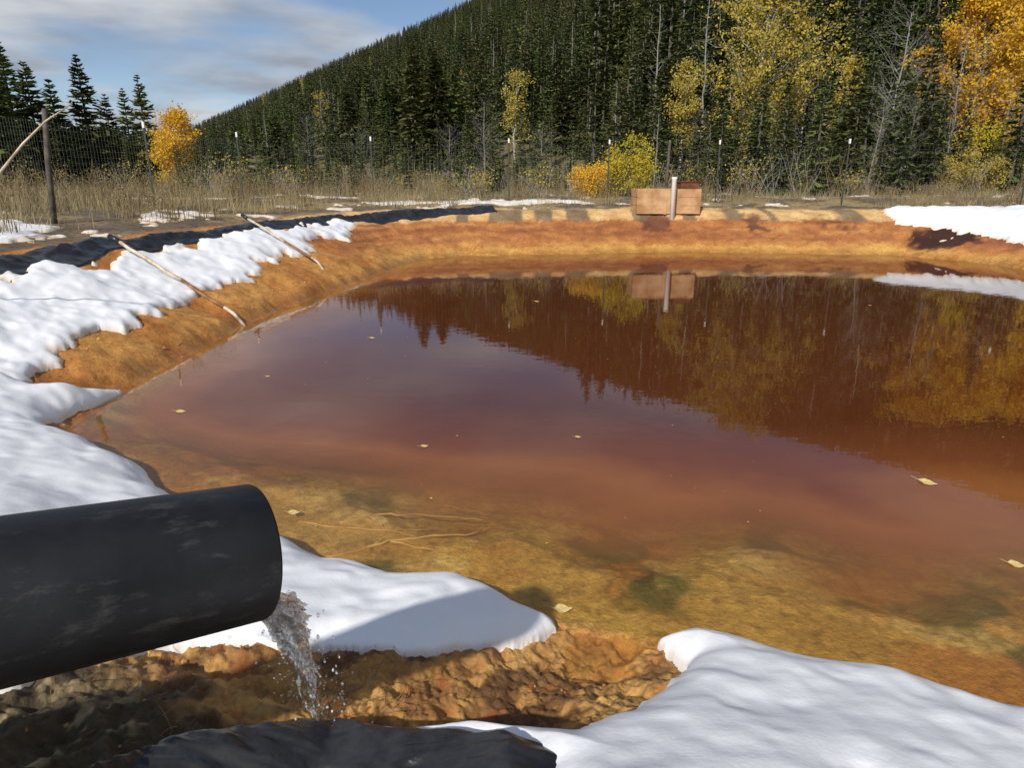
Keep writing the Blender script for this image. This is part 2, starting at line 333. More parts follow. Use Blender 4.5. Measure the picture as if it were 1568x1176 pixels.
# ---------------------------------------------------------------- snow
def sv(lst,off): return [survey(a,b,off)[:2] for a,b in lst]
polyA=sv([(-120,545),(0,568),(50,588),(120,598),(185,597),(150,612),(95,630),(62,642),(100,664),(160,688),(232,720),(240,742),(330,790),(430,826),(500,860),
   (600,880),(700,888),(790,916),(848,942)],.05)+sv([(855,968),(790,1002),(620,1006),(480,990),(370,985),(240,995),(110,1018),(20,1050),(-150,1080),(-330,940),(-400,640)],.0)
polyC=sv([(1000,975),(1060,962),(1120,974),(1180,990),(1300,1020),(1450,1058),(1568,1086),(1900,1190)],.05)+[(2.6,.9),(2.4,-.8),(-.1,-.6)]+\
   sv([(800,1205),(745,1178),(600,1156),(505,1143),(512,1134),(700,1130),(880,1135),(965,1105),(1015,1068),(1045,1030),(1012,1000)],.0)
polyD=sv([(-200,455),(0,428),(80,408),(140,404),(175,382),(300,368),(420,350),(535,338),(548,352),(490,372),(430,405),(370,425),(310,440),(240,475),(200,492),(215,530),(150,500),(100,520),(40,560),(0,580),(-200,680)],.0)
polyE=sv([(1355,322),(1420,320),(1568,318),(1700,318),(1700,372),(1568,372),(1500,368),(1440,358),(1385,345)],.0)
polyF=sv([(-200,350),(0,338),(60,345),(95,355),(50,372),(0,378),(-200,390)],.0)
polyG=sv([(200,333),(300,327),(330,331),(250,338)],0)
polyH=sv([(560,312),(700,309),(860,308),(900,311),(700,313)],0)
def snowlayer(poly,T,w,namp,nf,lump,zdrop=.03):
    P=np.array(poly); mnx,mxx=P[:,0].min()-.4,P[:,0].max()+.4; mny,mxy=P[:,1].min()-.4,P[:,1].max()+.4
    sel=(GX>mnx)&(GX<mxx)&(GY>mny)&(GY<mxy)
    th=np.full(GX.shape,-1.0); x=GX[sel];y=GY[sel]
    d=sdpoly(x,y,poly)+namp*fbm(x,y,nf,4,101)
    tt=np.clip(d/w,0,1); t=T*np.sqrt(np.clip(1-(1-tt)**2,0,1))*(1+lump*fbm(x,y,2.2,2,103)+.25*lump*fbm(x,y,7,2,105))
    th[sel]=np.where(d>0,t,-1.0); return th
TH=np.full(GX.shape,-1.0)
for a in [(polyA,.12,.20,.045,2.5,.22),(polyC,.15,.28,.035,2.2,.22),(polyD,.075,.22,.42,2.0,.25),(polyE,.10,.3,.55,1.3,.3),(polyF,.05,.2,.5,2,.3),(polyG,.04,.2,.6,2,.3),(polyH,.04,.2,.6,2,.3)]:
    TH=np.maximum(TH,snowlayer(*a))
nf=fbm(GX,GY,1.3,4,121); m=(1-WN)*(DS>2.9)*(RG<40); p=sst(.45,.52,nf); TH=np.maximum(TH,np.where((m>0.5)&(p>0.02),.035*p,-1))
smooth_h=GZ-(NM*sst(-.15,.05,DS)*(1-sst(3,5,np.maximum(DS,0))))*mudz(GX,GY)
blend=sst(.0,.08,TH)
foot=GZ*(1-blend)+np.maximum(smooth_h,-.02)*blend
SZ=np.where(TH>0,foot+TH+NM*.048*fbm(GX,GY,1.3,2,131)*sst(.02,.1,TH)+NM*.011*fbm(GX+GY*.5,GY*.35-GX*.2,4,2,133)*sst(.02,.1,TH),GZ-.03)
kf=np.any(TH[FQ]>0,axis=1)
dirt=np.clip((1-sst(.01,.06,TH))*.8*(1-NM*.6),0,1)
V,F,A=sub(FQ,kf,np.stack([GX,GY,SZ],1),{'dirt':dirt})
build('snow',[(V,F,0)],[M_snow],True,A)

# ---------------------------------------------------------------- liner at the crest
crest=[survey(a,b)[:2] for a,b in [(-260,440),(-100,420),(0,405),(90,392),(170,376),(250,366),(330,358),(420,346),(520,334),(600,328),(680,323),(760,319)]]
cr=np.array(crest); sseg=np.concatenate([[0],np.cumsum(np.linalg.norm(np.diff(cr,axis=0),axis=1))])
nu=900; us=np.linspace(0,sseg[-1],nu); cx=np.interp(us,sseg,cr[:,0]); cy=np.interp(us,sseg,cr[:,1])
ker=np.ones(41)/41; cxp=np.convolve(np.pad(cx,20,'edge'),ker,'valid'); cyp=np.convolve(np.pad(cy,20,'edge'),ker,'valid')
tx=np.gradient(cxp);ty=np.gradient(cyp);L=np.hypot(tx,ty);nx,ny=ty/L,-tx/L
nv=22; vv=np.linspace(-.34,.26,nv)
U,Vv=np.meshgrid(np.arange(nu),vv,indexing='ij')
wob=.09*fbm(us[U],us[U]*0,.9,3,141)
wsc=.75+.5*vnoise(us[U]*.8,us[U]*0,147)
lx=cxp[U]-nx[U]*(Vv*wsc+wob); ly=cyp[U]-ny[U]*(Vv*wsc+wob)
fold=1-np.abs(fbm(us[U]*2.2+Vv*1.5,Vv*6,1.0,3,149))
lz=hgt(lx.ravel(),ly.ravel()).reshape(lx.shape)+.012+.060*np.exp(-((Vv)/.12)**2)*(.3+1.1*vnoise(us[U]*1.6,Vv*2,5))+.07*(fold-.65)*np.exp(-(Vv/.22)**2)+.01
lz[:,0]-=.10; lz[:,-1]-=.10
iu=np.arange(nu-1)[:,None]*nv; jv=np.arange(nv-1)[None,:]
LF=np.stack([iu+jv,iu+jv+1,iu+nv+jv+1,iu+nv+jv],-1).reshape(-1,4)
build('pond_liner',[(np.stack([lx,ly,lz],-1).reshape(-1,3),LF,0)],[M_liner],True)
# foreground liner fold
pp=np.array([survey(a,b)[:2] for a,b in [(110,1275),(210,1225),(340,1196),(500,1180),(640,1190),(780,1210),(900,1240)]])
nu=260; nv=40; s=np.linspace(0,len(pp)-1,nu); fx=np.interp(s,range(len(pp)),pp[:,0]); fy=np.interp(s,range(len(pp)),pp[:,1])
U,Vv=np.meshgrid(np.arange(nu),np.linspace(-1,1,nv),indexing='ij')
lx=fx[U]; ly=fy[U]+Vv*.15
lz=np.interp(s,range(len(pp)),[H1(*q) for q in pp])[U]+.01+.07*np.sqrt(np.clip(1-Vv**2,0,1))+.03*(.4-np.abs(fbm(lx*1.0+ly*.6,ly*2.5,4,3,151)))+.006*fbm(lx,ly*4,14,2,155)-.12*(np.abs(Vv)>.96)
iu=np.arange(nu-1)[:,None]*nv; jv=np.arange(nv-1)[None,:]
LF=np.stack([iu+jv,iu+jv+1,iu+nv+jv+1,iu+nv+jv],-1).reshape(-1,4)[:, ::-1]
build('plastic_liner_fold',[(np.stack([lx,ly,lz],-1).reshape(-1,3),LF,0)],[M_liner],True)

# ---------------------------------------------------------------- drain pipe
def pipemat():
    m,nt,b=newmat('black_hdpe'); r,no,tc=noisecol(nt,5,(.006,.0065,.008),(.020,.021,.024),8,.35,.75)
    mp=N(nt,'ShaderNodeMapping'); mp.inputs['Scale'].default_value=(3,9,9); nt.links.new(tc.outputs['Object'],mp.inputs[0])
    sc=N(nt,'ShaderNodeTexNoise'); sc.inputs['Scale'].default_value=2.5; sc.inputs['Detail'].default_value=12; sc.inputs['Roughness'].default_value=.78; nt.links.new(mp.outputs[0],sc.inputs['Vector'])
    rp=N(nt,'ShaderNodeValToRGB'); rp.color_ramp.elements[0].position=.54; rp.color_ramp.elements[1].position=.84; nt.links.new(sc.outputs['Fac'],rp.inputs[0])
    mx=N(nt,'ShaderNodeMix',data_type='RGBA'); mx.inputs[7].default_value=(.11,.10,.09,1); nt.links.new(rp.outputs[0],mx.inputs[0]); nt.links.new(r.outputs[0],mx.inputs[6]); nt.links.new(mx.outputs[2],b.inputs['Base Color'])
    mr=N(nt,'ShaderNodeMapRange'); mr.inputs[3].default_value=.38; mr.inputs[4].default_value=.66; nt.links.new(no.outputs['Fac'],mr.inputs[0]); nt.links.new(mr.outputs[0],b.inputs['Roughness'])
    bp=N(nt,'ShaderNodeBump'); bp.inputs['Strength'].default_value=.3; bp.inputs['Distance'].default_value=.004; nt.links.new(sc.outputs['Fac'],bp.inputs['Height']); nt.links.new(bp.outputs[0],b.inputs['Normal'])
    b.inputs['Specular IOR Level'].default_value=.38
    return m
M_pipe=pipemat()
E=np.array([-.550,1.293,1.130]); W=np.array([-.875,1.010,1.203]); ax=(E-W)/np.linalg.norm(E-W)
R0=.144; prof=[(-2.6,R0),(-1.3,R0),(-.6,R0),(-.3,R0),(-.1,R0),(-.006,R0),(0,R0-.003),(0,R0-.014),(-.004,R0-.017),(-.2,R0-.017),(-1.0,R0-.017),(-2.6,R0-.017)]
n=96; th=np.arange(n)/n*2*math.pi
V=np.array([[p[0],p[1]*math.cos(t),p[1]*math.sin(t)] for p in prof for t in th])
F=np.array([[a*n+k,(a+1)*n+k,(a+1)*n+(k+1)%n,a*n+(k+1)%n] for a in range(len(prof)-1) for k in range(n)])
po=build('drain_pipe',[(V,F[:, ::-1],0)],[M_pipe],True)
zx=Vector(ax); yy=Vector((0,0,1)).cross(zx).normalized(); zz=zx.cross(yy)
po.matrix_world=Matrix(((zx.x,yy.x,zz.x,E[0]),(zx.y,yy.y,zz.y,E[1]),(zx.z,yy.z,zz.z,E[2]),(0,0,0,1)))
# falling water: clear, with foam and bright highlights painted in as white streaks
def glassm():
    m,nt,b=newmat('clear_water'); b.inputs['Base Color'].default_value=(1,1,1,1); b.inputs['Roughness'].default_value=.0; b.inputs['IOR'].default_value=1.333; b.inputs['Transmission Weight'].default_value=1
    out=nt.nodes['Material Output']; tr=N(nt,'ShaderNodeBsdfTransparent'); tr.inputs[0].default_value=(.97,.98,.98,1)
    m1=N(nt,'ShaderNodeMixShader'); m1.inputs[0].default_value=.45; nt.links.new(b.outputs[0],m1.inputs[1]); nt.links.new(tr.outputs[0],m1.inputs[2])
    df=N(nt,'ShaderNodeBsdfPrincipled'); df.inputs['Base Color'].default_value=(.85,.87,.88,1); df.inputs['Roughness'].default_value=.12; df.inputs['Specular IOR Level'].default_value=1.0
    r,no,tc=noisecol(nt,48,(0,0,0),(1,1,1),4,.55,.66); mu=N(nt,'ShaderNodeMath',operation='MULTIPLY'); mu.inputs[1].default_value=.85; nt.links.new(r.outputs[0],mu.inputs[0])
    m2=N(nt,'ShaderNodeMixShader'); nt.links.new(mu.outputs[0],m2.inputs[0]); nt.links.new(m1.outputs[0],m2.inputs[1]); nt.links.new(df.outputs[0],m2.inputs[2]); nt.links.new(m2.outputs[0],out.inputs['Surface'])
    return m
M_clear=glassm()
start=E+np.array([-.005,0,-R0+.03]); Lp=np.array(survey(492,1102)); Lp[2]-=.02
hv_=Lp-start; hlen=math.hypot(hv_[0],hv_[1]); hd=np.array([hv_[0],hv_[1],0])/hlen; sd=np.array([-hd[1],hd[0],0])
side=np.array([1,-.35,0]); side/=np.linalg.norm(side)
def spos(t): 
    t=np.asarray(t,float); return start[None,:]+hd[None,:]*(hlen*t**.75)[:,None]+np.array([0,0,1.])[None,:]*(hv_[2]*t**1.2)[:,None]
parts=[]; K=170; tt=np.linspace(0,1,K); c=spos(tt)
n=40; th=np.arange(n)/n*2*math.pi
wd_=.062*(1-tt)**.75+.018; tk=.009*(1-tt)+.010
T_,H_=np.meshgrid(tt,th,indexing='ij')
rip=1+.50*fbm(T_*9+np.cos(H_)*1.1+5,T_*2+np.sin(H_)*1.6+9,1.6,3,801)+.36*fbm(T_*22+np.cos(H_)*2+3,np.sin(H_)*2+T_*4,2.0,2,803)
tw=T_*2.2
ca,sa=np.cos(H_)*wd_[:,None]*rip,np.sin(H_)*tk[:,None]*rip
u=ca*np.cos(tw)-sa*np.sin(tw); v=ca*np.sin(tw)*.6+sa*np.cos(tw)
Vb=c[:,None,:]+side*u[...,None]+hd*v[...,None]
ii=np.arange(K-1)[:,None]*n; jj=np.arange(n)[None,:]; jj2=(jj+1)%n
parts.append((Vb.reshape(-1,3),np.stack([ii+jj,ii+jj2,ii+n+jj2,ii+n+jj],-1).reshape(-1,4),0))
for q in range(14):
    o=random.uniform(-1,1); ph=random.random()*6
    pts=c+side*(o*(.078*(1-tt)+.026)+.010*np.sin(tt*17+ph))[:,None]+hd*(.022*np.sin(tt*9+ph))[:,None]
    e=int(K*random.uniform(.3,1)); rad=np.abs(.0040*(1+.6*np.sin(tt*41+ph)+.4*np.sin(tt*83)))+.0006
    parts.append(tube(pts[:e],rad[:e],10,0,True))
for q in range(320):
    t=random.random()**.7; cc=spos([t])[0]+hd*random.gauss(0,.03)+side*random.gauss(-.012,.045+.03*t)
    r=random.uniform(.001,.0042); parts.append(tube([cc-[0,0,r*1.6],cc-[0,0,r*.8],cc,cc+[0,0,r*.8],cc+[0,0,r*1.8]],[r*.2,r*.85,r,r*.7,r*.1],8,0,True))
for q in range(160):   # splash at the landing point
    a=random.random()*6.28; d=abs(random.gauss(0,.06)); cc=Lp+np.array([math.cos(a)*d,math.sin(a)*d,.03+abs(random.gauss(0,.035))])
    r=random.uniform(.001,.0034); parts.append(tube([cc-[0,0,r*1.5],cc-[0,0,r*.8],cc,cc+[0,0,r*.8],cc+[0,0,r*1.5]],[r*.2,r*.85,r,r*.8,r*.15],8,0,True))
build('falling_water',parts,[M_clear],True)

# ---------------------------------------------------------------- trees
def conifer(h,rad,seed,levels=46,nb=7,ns=7,basef=.08,thin=1.0,big=1.0):
    rs=np.random.default_rng(seed); parts=[tube([[0,0,-.3],[0,0,h*.5],[0,0,h*.98]],[.018*h*.8,.010*h,.002*h],6,1)]
    C=[];A=[];B=[]
    for l in range(levels):
        f=basef+(1-basef)*(l+rs.random()*.8)/levels
        if f>1: continue
        Lr=rad*((1-f)**.75)*(.55+.5*min(1,(f-basef)*6+.35))
        for k in range(nb):
            if rs.random()>thin: continue
            a=rs.random()*6.283; Lb=Lr*rs.uniform(.65,1.15)+.04*rad; pit=-.25+.75*f+rs.normal()*.12
            dv=np.array([math.cos(a)*math.cos(pit),math.sin(a)*math.cos(pit),math.sin(pit)])
            pe=np.array([-math.sin(a),math.cos(a),0])
            s=rs.uniform(.2,1.0,ns)**.8
            c=np.array([0,0,f*h])+dv*(s*Lb)[:,None]; c[:,2]-=.10*Lb*s**2*1.2-.0
            sg=rs.choice([-1,1],ns); ta=rs.uniform(.2,.9,ns)
            ln=((.16+.12*rs.random(ns))*Lb**.6*rad**.4*.9+.03)*big
            ad=dv*np.cos(ta)[:,None]+pe*(sg*np.sin(ta))[:,None]; ad[:,2]+=rs.normal(size=ns)*.25-.12
            up=np.stack([rs.normal(size=ns)*.5,rs.normal(size=ns)*.5,np.ones(ns)],1); bd=np.cross(ad,up); bd/=np.linalg.norm(bd,axis=1)[:,None]
            C.append(c+pe*(sg*.2*ln)[:,None]);A.append(ad*ln[:,None]);B.append(bd*(ln*.38)[:,None])
    C=np.concatenate(C);A=np.concatenate(A);B=np.concatenate(B)
    parts.append(leaves(C,A,B,0)); return parts
def limbs(h,seed,nl,spread,bf=.25,sub=3,r0=.016):
    rs=np.random.default_rng(seed); parts=[];tips=[]
    tz=np.linspace(-.2,h*.97,9); tp=np.stack([np.cumsum(rs.normal(size=9))*h*.008,np.cumsum(rs.normal(size=9))*h*.008,tz],1)
    tr=np.linspace(r0*h,.0018*h,9); parts.append(tube(tp,tr,7,0))
    for l in range(nl):
        f=bf+(1-bf)*(l+rs.random())/nl*.97; z=f*h; p=np.array([np.interp(z,tz,tp[:,0]),np.interp(z,tz,tp[:,1]),z])
        a=rs.random()*6.283; prof=math.sin(math.pi*min(1,max(0.08,(f-bf)/(1-bf)*.85+.12)))**.7
        Lb=spread*prof*rs.uniform(.6,1.1); el=rs.uniform(.35,.95)
        dv=np.array([math.cos(a)*math.cos(el),math.sin(a)*math.cos(el),math.sin(el)])
        pts=[p];d=dv.copy()
        for q in range(4): d=d+rs.normal(size=3)*.16+np.array([0,0,.05]); d/=np.linalg.norm(d); pts.append(pts[-1]+d*Lb/4)
        pts=np.array(pts); rb=.35*r0*h*(1-f*.75); parts.append(tube(pts,np.linspace(rb,rb*.2,5),4,0)); tips.append(pts[-1]); tips.append(pts[3])
        for q in range(sub):
            k=rs.integers(1,5); d2=dv+rs.normal(size=3)*.6+np.array([0,0,.2]); d2/=np.linalg.norm(d2); e=[pts[k]]
            for w in range(3): d2=d2+rs.normal(size=3)*.2; d2/=np.linalg.norm(d2); e.append(e[-1]+d2*Lb*.16)
            parts.append(tube(np.array(e),np.linspace(rb*.35,rb*.12,4),3,0)); tips.append(e[-1]); tips.append(e[1])
    return parts,np.array(tips)
def broadleaf(h,spread,seed,nl=26,per=60,size=.07,sig=.25,sub=3,bf=.25):
    parts,t=limbs(h,seed,nl,spread,bf,sub); rs=np.random.default_rng(seed+5)
    wgt=rs.random(len(t))**1.5*2.0; C=[]
    for p,w in zip(t,wgt):
        C.append(p+rs.normal(size=(int(per*w)+2,3))*sig*np.array([1,1,.8])*rs.uniform(.6,1.2))
    C=np.concatenate(C); n=len(C); A=unit(n)*size*rs.uniform(.6,1.3,n)[:,None]; B=np.cross(A,unit(n)); B/=np.linalg.norm(B,axis=1)[:,None]; B*=size*.6
    parts.append(leaves(C,A,B,1)); return parts
def at(px,Y,z=1.2): 
    return (px-784)/FPX*(Y*CS+(CAMZ-z)*SN)
def ztop(py,Y): d=ray(784,py); return CAMZ+d[2]*Y/d[1]
def place(ob,px,Y,sink=.05,rot=None):
    x=at(px,Y); ob.location=(x,Y,H1(x,Y)-sink); ob.rotation_euler=(0,0,rot if rot is not None else random.random()*6.28)
def htree(px,py,Y): return ztop(py,Y)-H1(at(px,Y),Y)

pines=[(-40,-40,34,2.1),(2,12,36,1.9),(42,62,44,1.7),(72,92,42,1.7),(20,90,40,1.8),(104,118,44,1.5),(150,80,40,1.45),(182,142,46,1.3),(210,132,48,1.2),(235,112,42,1.25),(-90,0,38,2),
 (372,185,50,1.4),(340,215,52,1.3),(430,175,52,1.5),(540,135,54,1.5),(600,115,56,1.6),(640,64,48,1.8),(672,76,46,1.9),(700,92,50,1.6),(1012,85,46,1.6),(1300,120,32,1.4),(960,110,50,1.5),(860,120,50,1.5),(1235,-20,45,1.8),(1425,-60,42,2.0),(1095,10,48,1.7),(1520,-60,40,2),(1620,-90,40,2.1)]
for k,(px,py,Y,rad) in enumerate(pines):
    h=htree(px,py,Y); o=build('pine_tree',conifer(h,rad*.95,200+k,int(h*6),9,8,.03,.92),[M_needle,M_bark]); place(o,px,Y)
asp=[(286,172,40,1.0,M_leafO,30,22,.065,.24,.02),(265,205,39,.75,M_leafY,20,20,.065,.22,.02),(1150,-25,33,2.6,M_leafOl,56,34,.070,.24,.2),(1470,-10,32,2.2,M_leafO,46,30,.075,.24,.2),(1560,5,30,2.0,M_leafY,40,34,.075,.24,.16),
  (1040,95,42,.85,M_leafOl,24,24,.07,.20,.2),(790,108,46,1.0,M_leafOl,22,7,.07,.20,.2),(1275,88,38,.8,M_leafOl,22,18,.07,.18,.2),(1190,120,36,1.0,M_leafOl,20,12,.065,.20,.1),(1650,0,32,2.2,M_leafO,36,50,.08,.3,.2),(1500,205,27,1.1,M_leafG,20,12,.045,.18,.1)]
for k,(px,py,Y,sp,mt,nl,per,sz,sg,bf) in enumerate(asp):
    h=htree(px,py,Y); o=build('aspen_tree',broadleaf(h,sp*1.25,300+k,nl,per,sz,sg,4,bf),[M_aspbark,mt]); place(o,px,Y)
for k,(px,py,Y,sp,mt) in enumerate([(963,208,25,.75,M_leafG),(900,243,24.5,.55,M_leafY),(1480,225,26,.8,M_leafOl)]):
    h=htree(px,py,Y)
    parts=[]
    for q in range(8):
        p=broadleaf(h*random.uniform(.5,1),sp*.6,330+k*9+q,12,7,.04,.13,3,.1); dx,dy=random.gauss(0,sp*.75),random.gauss(0,sp*.35)
        parts+=[(v+np.array([dx,dy,0]),f,m) for v,f,m in p]
    o=build('yellow_willow_shrub',parts,[M_bark,mt]); place(o,px,Y)
for k,(px,py,Y,sp) in enumerate([(1350,5,31,1.8),(1395,60,33,1.6),(1222,70,34,1.3),(480,175,42,1.2),(742,150,42,1.1),(1325,140,29,1.2),(1170,150,32,1.4),(1440,40,31,1.8),(830,190,36,1),(1540,100,28,1.3),(560,200,38,1),(1070,170,34,1.1),(1375,150,27,1.2),(690,190,38,1.0)]):
    h=htree(px,py,Y); p,_=limbs(h,400+k,46,sp*1.2,.10,7,.009); o=build('bare_tree',p,[M_grey]); place(o,px,Y)

# distant forest (one instanced mass)
col_src=bpy.data.collections.new('forest_sources')
for k,(rad,bf,th) in enumerate([(1.45,.04,1),(1.2,.10,.95),(1.6,.02,1),(1.1,.20,.85),(1.35,.06,.9)]):
    o=build('forest_pine_%s'%'abcde'[k],conifer(10,rad,500+k,30,7,5,bf,th,1.22),[M_needle,M_bark],parent='NOLINK'); col_src.objects.link(o)
p,_=limbs(10,520,34,1.0,.2,3,.010); o=build('forest_pine_f_dead',p,[M_grey],parent='NOLINK'); col_src.objects.link(o)
o=build('forest_pine_g_aspen',broadleaf(9,1.5,530,24,12,.09,.28),[M_aspbark,M_leafOl],parent='NOLINK'); col_src.objects.link(o)
NT=21000
r=np.sqrt(rng.uniform(54**2,600**2,NT)); a=np.radians(rng.uniform(-56,56,NT))
r2=np.sqrt(rng.uniform(27**2,110**2,2300)); a2=np.radians(rng.uniform(-56,56,2300)); r=np.concatenate([r,r2]); a=np.concatenate([a,a2])
r3=rng.uniform(27,42,170); a3=np.radians(rng.uniform(-25,40,170)); r=np.concatenate([r,r3]); a=np.concatenate([a,a3])
x=r*np.sin(a);y=r*np.cos(a); azd=np.degrees(a)
clear=fbm(x,y,.018,3,601)
ok=(y>np.where(azd>-26,25.5,34))&((azd>-25)|(r<170))&((clear<.5)|(r<60))
ok&=~((np.abs(x-at(283,40))<2.4)&(y<41)&(y>24)&(x<-8))
ok&=~((np.abs(azd-9)<3)&(r<31))
x,y,r,azd=x[ok],y[ok],r[ok],azd[ok]
z=hgt(x,y)-.2; n=len(x)
sc=rng.uniform(.50,.92,n); sc=np.where((r<85)&(azd>6),sc*1.35,sc); sc=np.where((r<85)&(azd<6),sc*.8,sc); sc=np.where(r<56,sc*np.where(azd>6,.75,.62),sc); sc=np.where(r<42,sc*rng.uniform(.38,.75,n),sc)
lim=np.interp(azd,[-60,-26,-24.5,-23.4,-19,-14,-8,-2.6,4],[.105,.06,.055,.064,.100,.142,.190,.232,.5])
mxs=(lim*r+1.9-z)/10; k=mxs>.12
x,y,z,r,azd,sc,mxs=[q[k] for q in (x,y,z,r,azd,sc,mxs)]; n=len(x)
sc=np.minimum(sc,mxs*rng.uniform(.6,1.0,n))
var=rng.integers(0,5,n); q=rng.random(n); var=np.where(q<.08,5,var); var=np.where((q>.992)&(r<200)&(r>50),6,var)
me=bpy.data.meshes.new('conifer_forest'); me.from_pydata(np.stack([x,y,z],1).tolist(),[],[])
for nm,d,t in (('tscale',sc,'FLOAT'),('trot',rng.uniform(0,6.28,n),'FLOAT'),('tvar',var,'INT')):
    aa=me.attributes.new(nm,t,'POINT'); aa.data.foreach_set('value',d.astype(np.int32 if t=='INT' else np.float32))
fo=bpy.data.objects.new('conifer_forest',me); bpy.context.scene.collection.objects.link(fo)
ng=bpy.data.node_groups.new('scatter','GeometryNodeTree'); ng.interface.new_socket('Geometry',in_out='INPUT',socket_type='NodeSocketGeometry'); ng.interface.new_socket('Geometry',in_out='OUTPUT',socket_type='NodeSocketGeometry')
gi=ng.nodes.new('NodeGroupInput');go=ng.nodes.new('NodeGroupOutput'); ip=ng.nodes.new('GeometryNodeInstanceOnPoints'); ci=ng.nodes.new('GeometryNodeCollectionInfo')
ci.inputs['Collection'].default_value=col_src; ci.inputs['Separate Children'].default_value=True; ci.inputs['Reset Children'].default_value=True
def na_(nm,t):
    q=ng.nodes.new('GeometryNodeInputNamedAttribute'); q.data_type=t; q.inputs['Name'].default_value=nm; return q
A1=na_('tscale','FLOAT');A2=na_('trot','FLOAT');A3=na_('tvar','INT'); cb=ng.nodes.new('ShaderNodeCombineXYZ')
ng.links.new(gi.outputs[0],ip.inputs['Points']);ng.links.new(ci.outputs[0],ip.inputs['Instance']); ip.inputs['Pick Instance'].default_value=True
ng.links.new(A3.outputs['Attribute'],ip.inputs['Instance Index']); ng.links.new(A2.outputs['Attribute'],cb.inputs[2]); ng.links.new(cb.outputs[0],ip.inputs['Rotation'])
ng.links.new(A1.outputs['Attribute'],ip.inputs['Scale']); ng.links.new(ip.outputs[0],go.inputs[0])
md=fo.modifiers.new('scatter','NODES'); md.node_group=ng

# ---------------------------------------------------------------- grasses
def blades(x,y,z,hh,w,m,lean=.35):
    n=len(x); b=np.stack([x,y,z],1); a=rng.uniform(0,6.28,n); s=np.stack([np.cos(a),np.sin(a),np.zeros(n)],1)*w/2
    ln=np.stack([rng.normal(size=n),rng.normal(size=n),np.zeros(n)],1)*(lean*hh)[:,None]
    mid=b+np.stack([ln[:,0]*.3,ln[:,1]*.3,hh*.6],1); tp=b+np.stack([ln[:,0],ln[:,1],hh],1)
    V=np.stack([b-s,b+s,mid+s*.8,mid-s*.8,tp+s*.25,tp-s*.25],1).reshape(-1,3); k=np.arange(n)[:,None]*6
    F=np.concatenate([k+np.array([[0,1,2,3]]),k+np.array([[3,2,4,5]])]); return (V,F,m)
x=rng.uniform(-26,26,150000); y=rng.uniform(7,36,150000); z,ds,wn_,_,_=hgt(x,y,True)
dens=sst(-.35,.25,fbm(x,y,.7,3,701))
ok=(ds>3.15)&(wn_<.1)&(rng.random(len(x))<dens*.9*sst(3.0,4.0,ds)); x,y,z=x[ok],y[ok],z[ok]
hh=rng.uniform(.08,.34,len(x))*(.6+.8*vnoise(x*.8,y*.8,711)); hh=np.where(x<-3,hh*1.45,hh)
g1=blades(x,y,z-.02,hh,.011,0)
cl=[];
for k in range(560):
    cx0,cy0=random.uniform(-14,18),random.uniform(9,32)
    if cx0>-3 and random.random()<.35: continue
    cl.append((cx0,cy0,random.uniform(.4,1.1)*(1 if cx0<-3 else .75)))
cx=np.array([c[0] for c in cl]);cy=np.array([c[1] for c in cl]);ch=np.array([c[2] for c in cl]); _,d0,w0,_,_=hgt(cx,cy,True); k=(d0>3.6)&(w0<.1); cx,cy,ch=cx[k],cy[k],ch[k]
rep=30; x=np.repeat(cx,rep)+rng.normal(size=len(cx)*rep)*.14; y=np.repeat(cy,rep)+rng.normal(size=len(cx)*rep)*.14; hh=np.repeat(ch,rep)*rng.uniform(.5,1.1,len(x)); z=hgt(x,y)
g2=blades(x,y,z-.02,hh,.011,1,.22)
tip=np.stack([x,y,z+hh*.92],1); sel=rng.random(len(tip))<.6; tip=tip[sel]; rp=np.repeat(tip,4,axis=0)+rng.normal(size=(len(tip)*4,3))*np.array([.04,.04,.05]); A=unit(len(rp))*.022; B=np.cross(A,unit(len(rp)))
g3=leaves(rp,A,B*.7,1)
build('dry_grass',[g1,g2,g3],[M_straw,M_weed])
# low brush band in front of the trees
parts=[]
for k in range(190):
    Y=random.uniform(24,36); px=random.uniform(80,1700); X=at(px,Y); hb=random.uniform(.5,1.4)*(1.45 if px>1050 else 1); z0=H1(X,Y); mk=random.choice([0,1,1]); lk=random.random()<.3
    for q in range(12):
        a=random.random()*6.28; e=[np.array([X+random.gauss(0,.15),Y+random.gauss(0,.15),z0])]; d=np.array([math.cos(a)*.45,math.sin(a)*.45,1.])
        for w in range(4): d=d+rng.normal(size=3)*.18; d/=np.linalg.norm(d); e.append(e[-1]+d*hb/4)
        parts.append(tube(np.array(e),[.009,.007,.006,.005,.003],3,mk))
        if lk:
            C=np.array(e)[rng.integers(2,5,12)]+rng.normal(size=(12,3))*.09; A=unit(12)*.04; parts.append(leaves(C,A,np.cross(A,unit(12))*.8,2))
build('bare_brush',parts,[M_weed,M_grey,M_leafOl])

